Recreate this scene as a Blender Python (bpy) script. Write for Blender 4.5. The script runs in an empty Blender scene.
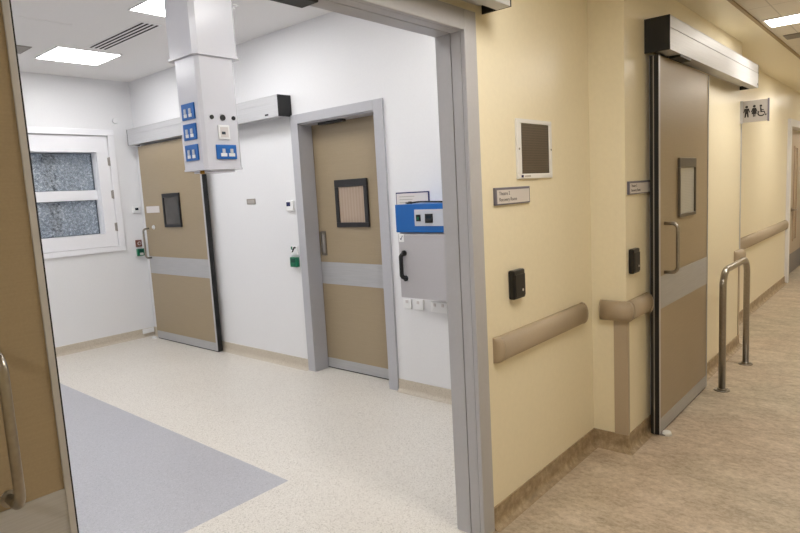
import bpy, bmesh, math
from mathutils import Vector, Matrix
C = bpy.context.scene.collection
PI = math.pi

# ------------------------------------------------------------ camera
cam_d = bpy.data.cameras.new('camera')
cam_d.sensor_width = 36.0
cam_d.lens = 603.784 / 800 * 36.0
cam_d.clip_start = 0.05
cam = bpy.data.objects.new('camera', cam_d)
C.objects.link(cam)
RT = Vector((0.6523440, -0.7559276, -0.0549613))
DN = Vector((-0.1290346, -0.0393106, -0.9908606))
FW = Vector((0.7468583, 0.6534739, -0.1231849))
m = Matrix.Identity(4)
for i in range(3):
    m[i][0] = RT[i]; m[i][1] = -DN[i]; m[i][2] = -FW[i]
m[2][3] = 1.6
cam.matrix_world = m
bpy.context.scene.camera = cam

# ------------------------------------------------------------ world, exposure
SC = bpy.context.scene
w = bpy.data.worlds.new('dusk_sky'); SC.world = w
w.use_nodes = True
bg = w.node_tree.nodes['Background']
bg.inputs['Color'].default_value = (0.70, 0.78, 0.88, 1)
bg.inputs['Strength'].default_value = 1.5
SC.view_settings.view_transform = 'Standard'
SC.view_settings.look = 'None'
SC.view_settings.gamma = 1
SC.view_settings.use_curve_mapping = False
SC.view_settings.exposure = 0.0
ROOM_LIGHT = 18.5
CORR_LIGHT = 23.5

# ------------------------------------------------------------ materials
def lin(c):
    return tuple(((v/255) / 12.92 if v/255 <= 0.04045 else ((v/255 + 0.055) / 1.055) ** 2.4) for v in c) + (1,)

class N:
    def __init__(s, name):
        s.m = bpy.data.materials.new(name); s.m.use_nodes = True
        s.t = s.m.node_tree; s.b = s.t.nodes['Principled BSDF']
        s.co = s.t.nodes.new('ShaderNodeTexCoord').outputs['Object']
    def node(s, typ, **kw):
        n = s.t.nodes.new(typ)
        for k, v in kw.items(): setattr(n, k, v)
        return n
    def link(s, a, b): s.t.links.new(a, b)
    def mapping(s, sc):
        n = s.node('ShaderNodeMapping'); n.inputs['Scale'].default_value = sc
        s.link(s.co, n.inputs['Vector']); return n.outputs[0]
    def noise(s, scale, detail=3, vec=None, rough=0.5):
        n = s.node('ShaderNodeTexNoise'); n.inputs['Scale'].default_value = scale
        n.inputs['Detail'].default_value = detail; n.inputs['Roughness'].default_value = rough
        s.link(vec or s.co, n.inputs['Vector']); return n.outputs['Fac']
    def ramp(s, fac, stops):
        n = s.node('ShaderNodeValToRGB'); e = n.color_ramp.elements
        e[0].position, e[0].color = stops[0]; e[1].position, e[1].color = stops[-1]
        for p, c in stops[1:-1]:
            x = e.new(p); x.color = c
        s.link(fac, n.inputs['Fac']); return n.outputs['Color']
    def mix(s, fac, a, b, mode='MIX'):
        n = s.node('ShaderNodeMix', data_type='RGBA', blend_type=mode)
        for k, v in ((0, fac), (6, a), (7, b)):
            if hasattr(v, 'links'): s.link(v, n.inputs[k])
            else: n.inputs[k].default_value = v
        return n.outputs[2]
    def bump(s, h, st, dist=0.002):
        n = s.node('ShaderNodeBump'); n.inputs['Strength'].default_value = st
        n.inputs['Distance'].default_value = dist
        s.link(h, n.inputs['Height']); s.link(n.outputs[0], s.b.inputs['Normal'])
    def base(s, c):
        if hasattr(c, 'links'): s.link(c, s.b.inputs['Base Color'])
        else: s.b.inputs['Base Color'].default_value = c

def paint(name, rgb, rough=0.5, var=0.03, bump=0.08, scale=60, metallic=0.0, spec=0.5):
    n = N(name); c = lin(rgb)
    d = tuple(v * (1 - var) for v in c[:3]) + (1,)
    f = n.noise(scale, 4)
    n.base(n.ramp(f, [(0.3, d), (0.7, c)]))
    n.b.inputs['Roughness'].default_value = rough
    n.b.inputs['Metallic'].default_value = metallic
    n.b.inputs['Specular IOR Level'].default_value = spec
    if bump: n.bump(n.noise(scale * 6, 2), bump, 0.001)
    return n.m

def brushed(name, rgb, rough=0.35, metallic=1.0, sc=(4, 4, 300)):
    n = N(name); c = lin(rgb); d = tuple(v * 0.85 for v in c[:3]) + (1,)
    f = n.noise(1.0, 3, n.mapping(sc))
    n.base(n.ramp(f, [(0.3, d), (0.7, c)]))
    n.b.inputs['Roughness'].default_value = rough
    n.b.inputs['Metallic'].default_value = metallic
    return n.m

def laminate(name, rgb):
    n = N(name); c = lin(rgb)
    f = n.noise(1.0, 4, n.mapping((6, 6, 260)))
    g = n.noise(180, 2)
    c1 = n.ramp(f, [(0.3, tuple(v * 0.93 for v in c[:3]) + (1,)), (0.7, c)])
    n.base(n.mix(0.06, c1, n.ramp(g, [(0.35, (0.1, 0.07, 0.04, 1)), (0.65, (1, 1, 1, 1))]), 'MULTIPLY'))
    n.b.inputs['Roughness'].default_value = 0.34
    n.bump(g, 0.05, 0.001)
    return n.m

def terrazzo(name, rgb, dark, light, rough=0.3, amount=1.0):
    n = N(name); c = lin(rgb)
    v1 = n.node('ShaderNodeTexVoronoi'); v1.inputs['Scale'].default_value = 165
    n.link(n.co, v1.inputs['Vector'])
    sep = n.node('ShaderNodeSeparateColor'); n.link(v1.outputs['Color'], sep.inputs[0])
    chips = n.ramp(sep.outputs[0], [(0.0, lin(dark)), (0.10, lin(dark)), (0.16, c), (0.80, c), (0.9, lin(light)), (1.0, lin(light))])
    v2 = n.node('ShaderNodeTexVoronoi'); v2.inputs['Scale'].default_value = 320
    n.link(n.co, v2.inputs['Vector'])
    sep2 = n.node('ShaderNodeSeparateColor'); n.link(v2.outputs['Color'], sep2.inputs[0])
    fine = n.ramp(sep2.outputs[1], [(0.0, lin(dark)), (0.18, lin(dark)), (0.25, c), (1.0, c)])
    big = n.noise(1.3, 4)
    a = n.mix(0.5, chips, fine)
    a = n.mix(1.0 - amount, a, c)
    n.base(n.mix(0.06, a, n.ramp(big, [(0.35, lin(dark)), (0.65, (1, 1, 1, 1))]), 'MULTIPLY'))
    n.b.inputs['Roughness'].default_value = rough
    n.bump(n.noise(500, 2), 0.04, 0.001)
    return n.m

def marmoleum(name):
    n = N(name)
    warp = n.noise(1.1, 3)
    mp = n.mapping((4.2, 2.0, 1))
    f1 = n.noise(1.6, 8, mp, 0.68)
    f2 = n.noise(34, 8, n.mapping((1.3, 0.8, 1)), 0.78)
    f3 = n.noise(0.8, 3)
    c = n.ramp(f1, [(0.33, lin((144, 128, 108))), (0.47, lin((178, 163, 142))), (0.56, lin((202, 188, 168))), (0.71, lin((224, 212, 196)))])
    c = n.mix(0.5, c, n.ramp(f2, [(0.36, lin((112, 98, 80))), (0.5, lin((190, 175, 154))), (0.66, lin((236, 226, 210)))]))
    c = n.mix(0.22, c, n.ramp(f3, [(0.40, lin((170, 164, 140))), (0.60, lin((206, 178, 154)))]))
    n.base(c)
    n.b.inputs['Roughness'].default_value = 0.42
    n.bump(n.noise(400, 2), 0.04, 0.001)
    return n.m

def tile_ceiling(name, rgb, step, line=0.006, dark=0.8, ox=0.0, oy=0.0):
    n = N(name); c = lin(rgb)
    sp = n.node('ShaderNodeSeparateXYZ'); n.link(n.co, sp.inputs[0])
    outs = []
    for ax, off in ((0, ox), (1, oy)):
        a = n.node('ShaderNodeMath', operation='ADD'); n.link(sp.outputs[ax], a.inputs[0]); a.inputs[1].default_value = 100 * step + off
        b = n.node('ShaderNodeMath', operation='MODULO'); n.link(a.outputs[0], b.inputs[0]); b.inputs[1].default_value = step
        l = n.node('ShaderNodeMath', operation='LESS_THAN'); n.link(b.outputs[0], l.inputs[0]); l.inputs[1].default_value = line
        outs.append(l.outputs[0])
    mx = n.node('ShaderNodeMath', operation='MAXIMUM'); n.link(outs[0], mx.inputs[0]); n.link(outs[1], mx.inputs[1])
    f = n.noise(220, 3)
    body = n.ramp(f, [(0.3, tuple(v * 0.95 for v in c[:3]) + (1,)), (0.7, c)])
    n.base(n.mix(mx.outputs[0], body, tuple(v * dark for v in c[:3]) + (1,)))
    n.b.inputs['Roughness'].default_value = 0.9
    n.bump(f, 0.1, 0.001)
    return n.m

def emit(name, rgb, strength):
    n = N(name)
    n.base((0.9, 0.9, 0.9, 1))
    n.b.inputs['Emission Color'].default_value = rgb + (1,)
    n.b.inputs['Emission Strength'].default_value = strength
    return n.m

def frosted(name):
    n = N(name)
    f = n.noise(34, 5, None, 0.85)
    g = n.noise(5, 3)
    c = n.ramp(f, [(0.32, lin((112, 117, 122))), (0.5, lin((175, 180, 186))), (0.62, lin((228, 232, 236)))])
    c = n.mix(0.35, c, n.ramp(g, [(0.35, lin((104, 116, 130))), (0.65, lin((170, 180, 190)))]))
    n.base(c)
    n.b.inputs['Roughness'].default_value = 0.25
    n.bump(f, 0.5, 0.002)
    tr = n.node('ShaderNodeBsdfTransparent'); tr.inputs[0].default_value = (0.86, 0.91, 0.96, 1)
    mx = n.node('ShaderNodeMixShader'); mx.inputs[0].default_value = 0.6
    out = n.t.nodes['Material Output']
    mr = n.node('ShaderNodeMapRange'); mr.inputs['From Min'].default_value = 0.36; mr.inputs['From Max'].default_value = 0.64
    mr.inputs['To Min'].default_value = 0.85; mr.inputs['To Max'].default_value = 0.15
    n.link(f, mr.inputs['Value']); n.link(mr.outputs[0], mx.inputs[0])
    n.link(n.b.outputs[0], mx.inputs[1]); n.link(tr.outputs[0], mx.inputs[2]); n.link(mx.outputs[0], out.inputs['Surface'])
    return n.m

def blind(name, a, b, axis=1, freq=55, rough=0.15):
    """polished pane with regular fine bands"""
    n = N(name)
    wv = n.node('ShaderNodeTexWave', wave_type='BANDS', bands_direction='XYZ'[axis])
    wv.inputs['Scale'].default_value = freq; wv.inputs['Distortion'].default_value = 0.3
    n.link(n.co, wv.inputs['Vector'])
    big = n.noise(6, 2)
    c = n.ramp(wv.outputs['Fac'], [(0.2, lin(a)), (0.8, lin(b))])
    n.base(n.mix(0.3, c, n.ramp(big, [(0.35, lin(a)), (0.65, lin(b))])))
    n.b.inputs['Roughness'].default_value = rough
    return n.m

def mesh_grille(name):
    n = N(name)
    ck = n.node('ShaderNodeTexBrick'); ck.offset = 0.0
    ck.inputs['Scale'].default_value = 1.0
    ck.inputs['Color1'].default_value = lin((66, 55, 44)); ck.inputs['Color2'].default_value = lin((60, 50, 40))
    ck.inputs['Mortar'].default_value = lin((88, 76, 62))
    ck.inputs['Brick Width'].default_value = 0.012; ck.inputs['Row Height'].default_value = 0.012
    ck.inputs['Mortar Size'].default_value = 0.003
    # the grille stands in the XZ plane
    sp = n.node('ShaderNodeSeparateXYZ'); n.link(n.co, sp.inputs[0])
    cb = n.node('ShaderNodeCombineXYZ'); n.link(sp.outputs[0], cb.inputs[0]); n.link(sp.outputs[2], cb.inputs[1])
    n.link(cb.outputs[0], ck.inputs['Vector'])
    n.base(ck.outputs['Color'])
    n.b.inputs['Roughness'].default_value = 0.45
    return n.m

MT = {}
MT['white_wall'] = paint('white_wall_paint', (231, 231, 233), 0.55, 0.02, 0.05)
MT['cream_wall'] = paint('cream_wall_paint', (242, 232, 205), 0.32, 0.03, 0.10, 40)
MT['room_ceiling'] = paint('white_ceiling', (238, 236, 235), 0.9, 0.02, 0.05)
MT['corridor_ceiling'] = tile_ceiling('ceiling_tile', (238, 232, 222), 0.6, 0.008, 0.72, 0.0, 0.18)
MT['cream_floor'] = terrazzo('speckled_cream_vinyl', (221, 216, 208), (158, 148, 136), (238, 234, 228), 0.34, 0.72)
MT['grey_floor'] = terrazzo('speckled_grey_vinyl', (178, 178, 184), (148, 150, 158), (198, 198, 206), 0.32, 0.75)
MT['skirt_cream'] = terrazzo('cream_cove', (204, 194, 178), (168, 156, 138), (220, 212, 198), 0.4, 0.8)
MT['corridor_floor'] = marmoleum('brown_marbled_vinyl')
def cove_mat():
    n = N('brown_cove')
    f = n.noise(24, 7, None, 0.7)
    n.base(n.ramp(f, [(0.3, lin((128, 110, 86))), (0.5, lin((162, 142, 114))), (0.72, lin((194, 174, 146)))]))
    n.b.inputs['Roughness'].default_value = 0.45
    return n.m
MT['skirt_brown'] = cove_mat()
MT['leaf'] = laminate('tan_laminate', (162, 145, 118))
MT['band'] = brushed('satin_grey_band', (182, 182, 184), 0.45, 0.15)
MT['alu'] = brushed('satin_aluminium', (200, 200, 204), 0.42, 0.35, (3, 3, 8))
MT['operator'] = brushed('brushed_operator_cover', (200, 200, 202), 0.5, 0.35, (3, 3, 420))
MT['frame_grey'] = paint('grey_door_frame_paint', (182, 182, 187), 0.38, 0.03, 0.04)
MT['steel'] = brushed('stainless_steel', (166, 160, 151), 0.28, 1.0, (60, 60, 60))
MT['black'] = paint('black_rubber', (14, 14, 15), 0.5, 0.1, 0.05)
MT['blackgloss'] = paint('black_plastic', (20, 20, 22), 0.28, 0.05, 0.02)
MT['darkframe'] = paint('dark_grey_powdercoat', (30, 29, 31), 0.45, 0.05, 0.03)
MT['white_plastic'] = paint('white_plastic', (238, 238, 238), 0.32, 0.01, 0.02)
MT['white_enamel'] = paint('white_enamel', (214, 214, 221), 0.2, 0.01, 0.0, spec=0.35)
MT['upvc'] = paint('white_upvc', (238, 238, 242), 0.35, 0.01, 0.02)
MT['bumper'] = paint('taupe_bumper_vinyl', (184, 168, 146), 0.55, 0.04, 0.25, 120)
MT['bumper_cap'] = paint('taupe_bumper_cap', (178, 161, 138), 0.5, 0.04, 0.15, 120)
MT['blue'] = paint('blue_enamel', (20, 98, 176), 0.3, 0.02, 0.02)
MT['cab_grey'] = paint('grey_cabinet_enamel', (186, 183, 186), 0.4, 0.02, 0.02)
MT['panel_grey'] = paint('silver_panel', (196, 200, 210), 0.35, 0.02, 0.0)
MT['green'] = paint('green_plastic', (10, 108, 76), 0.35, 0.02, 0.0)
MT['dark_green'] = paint('dark_green_plastic', (10, 70, 56), 0.35, 0.02, 0.0)
MT['red_brown'] = paint('red_brown_plastic', (128, 84, 72), 0.4, 0.02, 0.0)
MT['navy'] = paint('navy_screen', (38, 40, 92), 0.15, 0.02, 0.0)
MT['lcd'] = paint('dark_screen', (24, 36, 46), 0.12, 0.02, 0.0)
MT['grey_sign'] = paint('grey_sign_face', (168, 162, 156), 0.4, 0.02, 0.0)
MT['sign_white'] = paint('pale_sign_face', (216, 210, 208), 0.35, 0.01, 0.0)
MT['sign_edge'] = paint('grey_sign_frame', (118, 116, 132), 0.35, 0.02, 0.0, metallic=0.3)
MT['ink'] = paint('grey_ink', (96, 92, 92), 0.6, 0.0, 0.0)
MT['black_ink'] = paint('black_ink', (22, 18, 16), 0.6, 0.0, 0.0)
MT['vent_grey'] = paint('grey_vent_paint', (150, 144, 138), 0.6, 0.03, 0.0)
MT['slot'] = paint('dark_slot', (34, 32, 32), 0.8, 0.02, 0.0)
MT['trim_brown'] = paint('brown_ceiling_trim', (172, 150, 114), 0.6, 0.03, 0.0)
MT['brass'] = paint('brass', (150, 112, 50), 0.35, 0.03, 0.0, metallic=0.8)
MT['grille_mesh'] = mesh_grille('dark_woven_mesh')
MT['pane_frost'] = frosted('frosted_window_glass')
MT['pane_dark'] = blind('dark_blind_glass', (74, 71, 68), (104, 100, 96), 1, 16)
MT['pane_tan'] = blind('tan_view_reflection_glass', (160, 140, 122), (172, 153, 136), 1, 9)  # view and reflections in the door_2 glass put into tan bands
MT['pane_pale'] = blind('pale_blind_glass', (176, 176, 172), (184, 184, 180), 2, 30)
MT['pane_brown'] = paint('brown_reflection_glass', (140, 96, 56), 0.1, 0.05, 0.0)  # reflections in the far door's glass put into an even brown
MT['far_leaf'] = laminate('greyish_beige_laminate', (178, 160, 140))
MT['kick_dark'] = brushed('dull_grey_kick', (120, 118, 124), 0.4, 0.4)
MT['bronze_frame'] = paint('bronze_grey_frame', (88, 80, 70), 0.4, 0.03, 0.0)
MT['gasket'] = paint('dark_gasket', (46, 54, 66), 0.5, 0.02, 0.0)
MT['outside'] = paint('weathered_outside_render', (150, 152, 156), 0.9, 0.3, 0.0, 3)
MT['pipe'] = paint('dark_downpipe', (40, 42, 46), 0.6, 0.1, 0.0)
MT['lamp_room'] = emit('room_lamp_diffuser', (1.0, 0.995, 0.99), ROOM_LIGHT)
MT['lamp_corr'] = emit('corridor_lamp_diffuser', (1.0, 0.95, 0.87), CORR_LIGHT)

# ------------------------------------------------------------ mesh helpers
def add_box(bm, x0, x1, y0, y1, z0, z1, bevel=0.0, seg=2, mat=0):
    vs = [bm.verts.new((x, y, z)) for x in (x0, x1) for y in (y0, y1) for z in (z0, z1)]
    fs = []
    for q in ((0, 1, 3, 2), (4, 6, 7, 5), (0, 4, 5, 1), (2, 3, 7, 6), (0, 2, 6, 4), (1, 5, 7, 3)):
        f = bm.faces.new([vs[i] for i in q]); f.material_index = mat; fs.append(f)
    if bevel > 0:
        es = list({e for f in fs for e in f.edges})
        bmesh.ops.bevel(bm, geom=es, offset=bevel, segments=seg, affect='EDGES', profile=0.5)

def B(*boxes, bevel=0.0):
    bm = bmesh.new()
    for b in boxes: add_box(bm, *b, bevel=bevel)
    return bm

def add_cyl(bm, c, axis, r, h, n=24, r2=None):
    """cylinder/cone starting at point c, going along unit axis for h"""
    a = Vector(axis).normalized(); c = Vector(c)
    u = a.orthogonal().normalized(); v = a.cross(u)
    r2 = r if r2 is None else r2
    A = [bm.verts.new(c + (u * math.cos(2*PI*i/n) + v * math.sin(2*PI*i/n)) * r) for i in range(n)]
    D = [bm.verts.new(c + a*h + (u * math.cos(2*PI*i/n) + v * math.sin(2*PI*i/n)) * r2) for i in range(n)]
    bm.faces.new(A[::-1]); bm.faces.new(D)
    for i in range(n):
        f = bm.faces.new((A[i], A[(i+1) % n], D[(i+1) % n], D[i])); f.smooth = True

def arc_path(pts, r, seg=6):
    """polyline with rounded corners"""
    P = [Vector(p) for p in pts]; out = [P[0]]
    for i in range(1, len(P) - 1):
        a = (P[i-1] - P[i]).normalized(); b = (P[i+1] - P[i]).normalized()
        ang = a.angle(b); t = r / math.tan(ang / 2)
        ctr = P[i] + (a + b).normalized() * (r / math.sin(ang / 2))
        s = P[i] + a * t - ctr; e = P[i] + b * t - ctr
        th = s.angle(e)
        for k in range(seg + 1):
            q = k / seg
            out.append(ctr + (s * math.sin((1-q)*th) + e * math.sin(q*th)) / math.sin(th))
    out.append(P[-1]); return out

def add_tube(bm, path, r, n=14):
    path = [Vector(p) for p in path]; rings = []; u = None
    for i, p in enumerate(path):
        t = (path[min(i+1, len(path)-1)] - path[max(i-1, 0)]).normalized()
        u = (u - t * u.dot(t)).normalized() if u is not None else t.orthogonal().normalized()
        v = t.cross(u)
        rings.append([bm.verts.new(p + (u * math.cos(2*PI*k/n) + v * math.sin(2*PI*k/n)) * r) for k in range(n)])
    for a, b in zip(rings, rings[1:]):
        for k in range(n):
            f = bm.faces.new((a[k], a[(k+1) % n], b[(k+1) % n], b[k])); f.smooth = True
    bm.faces.new(rings[0][::-1]); bm.faces.new(rings[-1])

def add_sweep(bm, prof, path, outs, smooth=False):
    """profile points (d, z) swept in plan: path = [(x,y)], outs = offset vector per path point (mitred)"""
    rings = [[bm.verts.new((p[0] + o[0]*d, p[1] + o[1]*d, z)) for d, z in prof] for p, o in zip(path, outs)]
    n = len(prof)
    for a, b in zip(rings, rings[1:]):
        for k in range(n):
            f = bm.faces.new((a[k], a[(k+1) % n], b[(k+1) % n], b[k])); f.smooth = smooth and k != n - 1
    bm.faces.new(rings[0][::-1]); bm.faces.new(rings[-1])

def add_prism(bm, pts, p0, ux, uy, un, depth):
    """2-D polygon pts placed at p0 with axes ux, uy, thickness depth along un"""
    p0, ux, uy, un = map(Vector, (p0, ux, uy, un))
    a = [bm.verts.new(p0 + ux*x + uy*y) for x, y in pts]
    b = [bm.verts.new(p0 + ux*x + uy*y + un*depth) for x, y in pts]
    bm.faces.new(a[::-1]); bm.faces.new(b); n = len(pts)
    for i in range(n): bm.faces.new((a[i], a[(i+1) % n], b[(i+1) % n], b[i]))

ORG = {}
def obj(name, bm, mat, parent=None):
    """link bm (in world coordinates) as one mesh object"""
    bmesh.ops.recalc_face_normals(bm, faces=bm.faces)
    if parent is None:
        xs = [v.co for v in bm.verts]
        o0 = Vector(((min(v.x for v in xs)+max(v.x for v in xs))/2, (min(v.y for v in xs)+max(v.y for v in xs))/2, min(v.z for v in xs)))
    else:
        o0 = ORG[parent.name]
    bmesh.ops.translate(bm, verts=bm.verts, vec=-o0)
    me = bpy.data.meshes.new(name); bm.to_mesh(me); bm.free()
    me.materials.append(MT[mat])
    o = bpy.data.objects.new(name, me); C.objects.link(o)
    if parent is None: o.location = o0
    else: o.parent = parent
    ORG[o.name] = o0
    return o

def tag(o, label, cat=None, group=None, kind=None):
    o['label'] = label
    if cat: o['category'] = cat
    if group: o['group'] = group
    if kind: o['kind'] = kind
    return o

def thing(name, loc, label, cat, group=None, kind=None):
    o = bpy.data.objects.new(name, None); C.objects.link(o)
    o.location = loc; o.empty_display_size = 0.05
    ORG[o.name] = Vector(loc)
    return tag(o, label, cat, group, kind)

def struct(name, bm, mat, label, cat):
    return tag(obj(name, bm, mat), label, cat, kind='structure')

def dup(root, delta, label, group=None):
    def cp(o, par):
        c = o.copy(); C.objects.link(c); ORG[c.name] = ORG[o.name]
        if par: c.parent = par
        for ch in list(o.children): cp(ch, c)
        return c
    r = cp(root, None); r.location = root.location + Vector(delta)
    r['label'] = label
    if group: r['group'] = group
    return r

def text(name, body, size, pos, ux, uy, mat, parent, extrude=0.0006):
    cu = bpy.data.curves.new(name, 'FONT'); cu.body = body; cu.size = size; cu.extrude = extrude
    t = bpy.data.objects.new(name + '_tmp', cu); C.objects.link(t)
    dg = bpy.context.evaluated_depsgraph_get(); dg.update()
    me = bpy.data.meshes.new_from_object(t.evaluated_get(dg)); bpy.data.objects.remove(t)
    ux, uy = Vector(ux), Vector(uy); un = ux.cross(uy)
    o0 = ORG[parent.name]
    for v in me.vertices:
        c = v.co.copy(); v.co = Vector(pos) + ux*c.x + uy*c.y + un*c.z - o0
    me.materials.clear(); me.materials.append(MT[mat])
    o = bpy.data.objects.new(name, me); C.objects.link(o); o.parent = parent
    ORG[o.name] = o0
    return o

# ============================================================ STRUCTURE
RC = 3.06     # room ceiling height
CC = 2.73     # corridor ceiling height
BX = 3.53     # back wall of the room (with the two doors)
WY = 7.20     # window wall of the room
OX0, OX1, OZ = 0.465, 2.155, 2.245   # the wide opening in the corridor wall

# floors
struct('floor', B((-3.2, 13.2, -1.35, 1.54, -0.1, 0.0), (10.0, 12.3, 1.54, 1.75, -0.1, 0.0)), 'corridor_floor', 'brown marbled vinyl floor of the corridor', 'floor')
struct('floor', B((-1.6, 2.0, 1.54, 2.685, -0.1, 0), (2.0, BX + 0.3, 1.54, WY, -0.1, 0), (-1.6, -1.0, 2.685, WY, -0.1, 0), (-1.0, 2.0, 6.9, WY, -0.1, 0)),
       'cream_floor', 'cream speckled vinyl floor of the white room', 'floor')
struct('floor', B((-1.0, 2.0, 2.685, 6.9, -0.1, 0)), 'grey_floor', 'grey speckled rectangle set in the cream floor of the white room', 'floor')

# ceilings
struct('ceiling', B((-1.6, BX + 0.3, 1.54, WY + 0.05, RC, RC + 0.1)), 'room_ceiling', 'white flat ceiling of the white room', 'ceiling')
struct('ceiling', B((-3.2, 13.2, -1.35, 1.02, CC, CC + 0.1)), 'corridor_ceiling', 'pale tiled ceiling of the corridor', 'ceiling')
struct('ceiling', B((-3.2, 13.2, 1.03, 1.9, CC, CC + 0.1)), 'cream_wall', 'cream painted ceiling margin along the corridor wall', 'ceiling')
struct('trim_1', B((-3.2, 13.2, 1.008, 1.032, CC - 0.010, CC + 0.02)), 'trim_brown', 'narrow brown edge trim between ceiling tiles and cream margin', 'trim')

# room walls
# back wall with a recess for door_2 (y 3.27-4.185)
D2Y0, D2Y1, D2Z = 3.25, 4.185, 2.237
struct('wall_back', B((BX, BX + 0.3, 1.6, D2Y0, 0, RC), (BX, BX + 0.3, D2Y1, WY + 0.3, 0, RC), (BX, BX + 0.3, D2Y0, D2Y1, D2Z, RC)),
       'white_wall', 'white wall with two tan sliding doors', 'wall')
# window wall
WX0, WX1, WZ0, WZ1 = 1.90, 3.205, 1.145, 2.425
struct('wall_window', B((-1.6, WX0, WY, WY + 0.3, 0, RC), (WX1, BX, WY, WY + 0.3, 0, RC), (WX0, WX1, WY, WY + 0.3, 0, WZ0), (WX0, WX1, WY, WY + 0.3, WZ1, RC)),
       'white_wall', 'white wall holding the frosted window', 'wall')
struct('wall_left', B((-1.7, -1.6, 1.5, WY + 0.3, 0, RC)), 'white_wall', 'white side wall of the room behind the tan door', 'wall')
# wall between corridor and room: white room side, cream corridor side
struct('wall_front', B((-1.6, OX0, 1.54, 1.60, 0, RC), (OX1 + 0.03, BX, 1.54, 1.60, 0, RC), (OX0, OX1 + 0.03, 1.54, 1.60, OZ + 0.03, RC)),
       'white_wall', 'white inner face of the wall around the wide opening', 'wall')
struct('wall_corridor', B((-3.2, OX0, 1.48, 1.54, 0, CC), (OX1 + 0.03, 3.41, 1.48, 1.54, 0, CC), (OX0, OX1 + 0.03, 1.48, 1.54, OZ + 0.03, CC)),
       'cream_wall', 'cream wall with the dark grille beside the wide opening', 'wall')
struct('wall_projection', B((3.41, 6.2, 1.275, 1.62, 0, CC)), 'cream_wall', 'cream projecting wall behind the corridor sliding door', 'wall')
struct('wall_far', B((6.2, 10.10, 1.48, 1.62, 0, CC), (10.10, 12.1, 1.48, 1.62, 2.24, CC), (12.1, 13.2, 1.48, 1.62, 0, CC)), 'cream_wall', 'cream wall further along the corridor beyond the toilet sign', 'wall')
struct('wall_light_block', B((9.9, 12.4, 1.75, 1.85, 0, CC)), 'cream_wall', 'unseen wall added behind the far door to stop a light leak', 'wall')  # added out of view to block light leaking under the far door
struct('wall_opposite', B((-3.2, 13.2, -1.45, -1.35, 0, CC)), 'cream_wall', 'cream wall on the other side of the corridor', 'wall')
struct('wall_end', B((13.2, 13.3, -1.35, 1.62, 0, CC)), 'cream_wall', 'cream wall at the end of the corridor', 'wall')
struct('wall_near', B((-3.3, -3.2, -1.35, 1.54, 0, CC)), 'cream_wall', 'cream wall at the near end of the corridor', 'wall')

# coved skirtings
def cove(h, t=0.008, r=0.035):
    pts = [(0, 0)] + [(t + r - r*math.sin(a), r - r*math.cos(a)) for a in [i*PI/2/6 for i in range(7)]]
    return pts + [(t, h), (0, h)]
def run(name, mat, h, segs, label, r=0.035):
    bm = bmesh.new()
    for path, outs in segs: add_sweep(bm, cove(h, r=r), path, outs)
    struct(name, bm, mat, label, 'skirting')
run('baseboard_back', 'skirt_cream', 0.10, [([(BX, 1.7), (BX, D2Y0 - 0.085)], [(-1, 0)]*2), ([(BX, D2Y1 + 0.085), (BX, WY)], [(-1, 0)]*2)], 'beige speckled coved skirting below the two room doors')
run('baseboard_window', 'skirt_cream', 0.10, [([(-1.6, WY), (BX - 0.01, WY)], [(0, -1)]*2)], 'beige speckled coved skirting below the window')
run('baseboard_corridor', 'skirt_brown', 0.10, [([(2.245, 1.48), (3.41, 1.48), (3.41, 1.275), (3.835, 1.275)], [(0, -1), (-1, -1), (-1, -1), (0, -1)])], 'brown marbled coved skirting turning around the corridor corner')
run('baseboard_projection', 'skirt_brown', 0.10, [([(4.90, 1.275), (6.2, 1.275), (6.2, 1.48)], [(0, -1), (1, -1), (1, 0)])], 'brown marbled coved skirting behind the steel hoop')
run('baseboard_far', 'skirt_brown', 0.10, [([(6.24, 1.48), (10.0, 1.48)], [(0, -1)]*2)], 'brown marbled coved skirting along the far corridor wall')

# ------------------------------------------------------------ window_1
win = thing('window_1', (2.55, WY, WZ0), 'white framed window with two frosted grey panes', 'window', kind='structure')
bm = bmesh.new()
for b in ((WX0 - 0.075, WX1 + 0.07, WY - 0.022, WY, WZ1, WZ1 + 0.07), (WX0 - 0.075, WX1 + 0.07, WY - 0.022, WY, WZ0 - 0.06, WZ0),
          (WX0 - 0.075, WX0, WY - 0.022, WY, WZ0, WZ1), (WX1, WX1 + 0.07, WY - 0.022, WY, WZ0, WZ1)): add_box(bm, *b, bevel=0.004)
obj('window_frame', bm, 'upvc', win)
bm = bmesh.new()
GX0, GX1 = 2.02, 3.068
for b in ((WX0 + 0.004, WX1 - 0.004, WY + 0.005, WY + 0.055, 2.235, WZ1 - 0.004), (WX0 + 0.004, WX1 - 0.004, WY + 0.005, WY + 0.055, WZ0 + 0.004, 1.30),
          (WX0 + 0.004, GX0, WY + 0.005, WY + 0.055, 1.30, 2.235), (GX1, WX1 - 0.004, WY + 0.005, WY + 0.055, 1.30, 2.235)): add_box(bm, *b, bevel=0.003)
cas = obj('casement', bm, 'upvc', win)
bm = bmesh.new()
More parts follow.
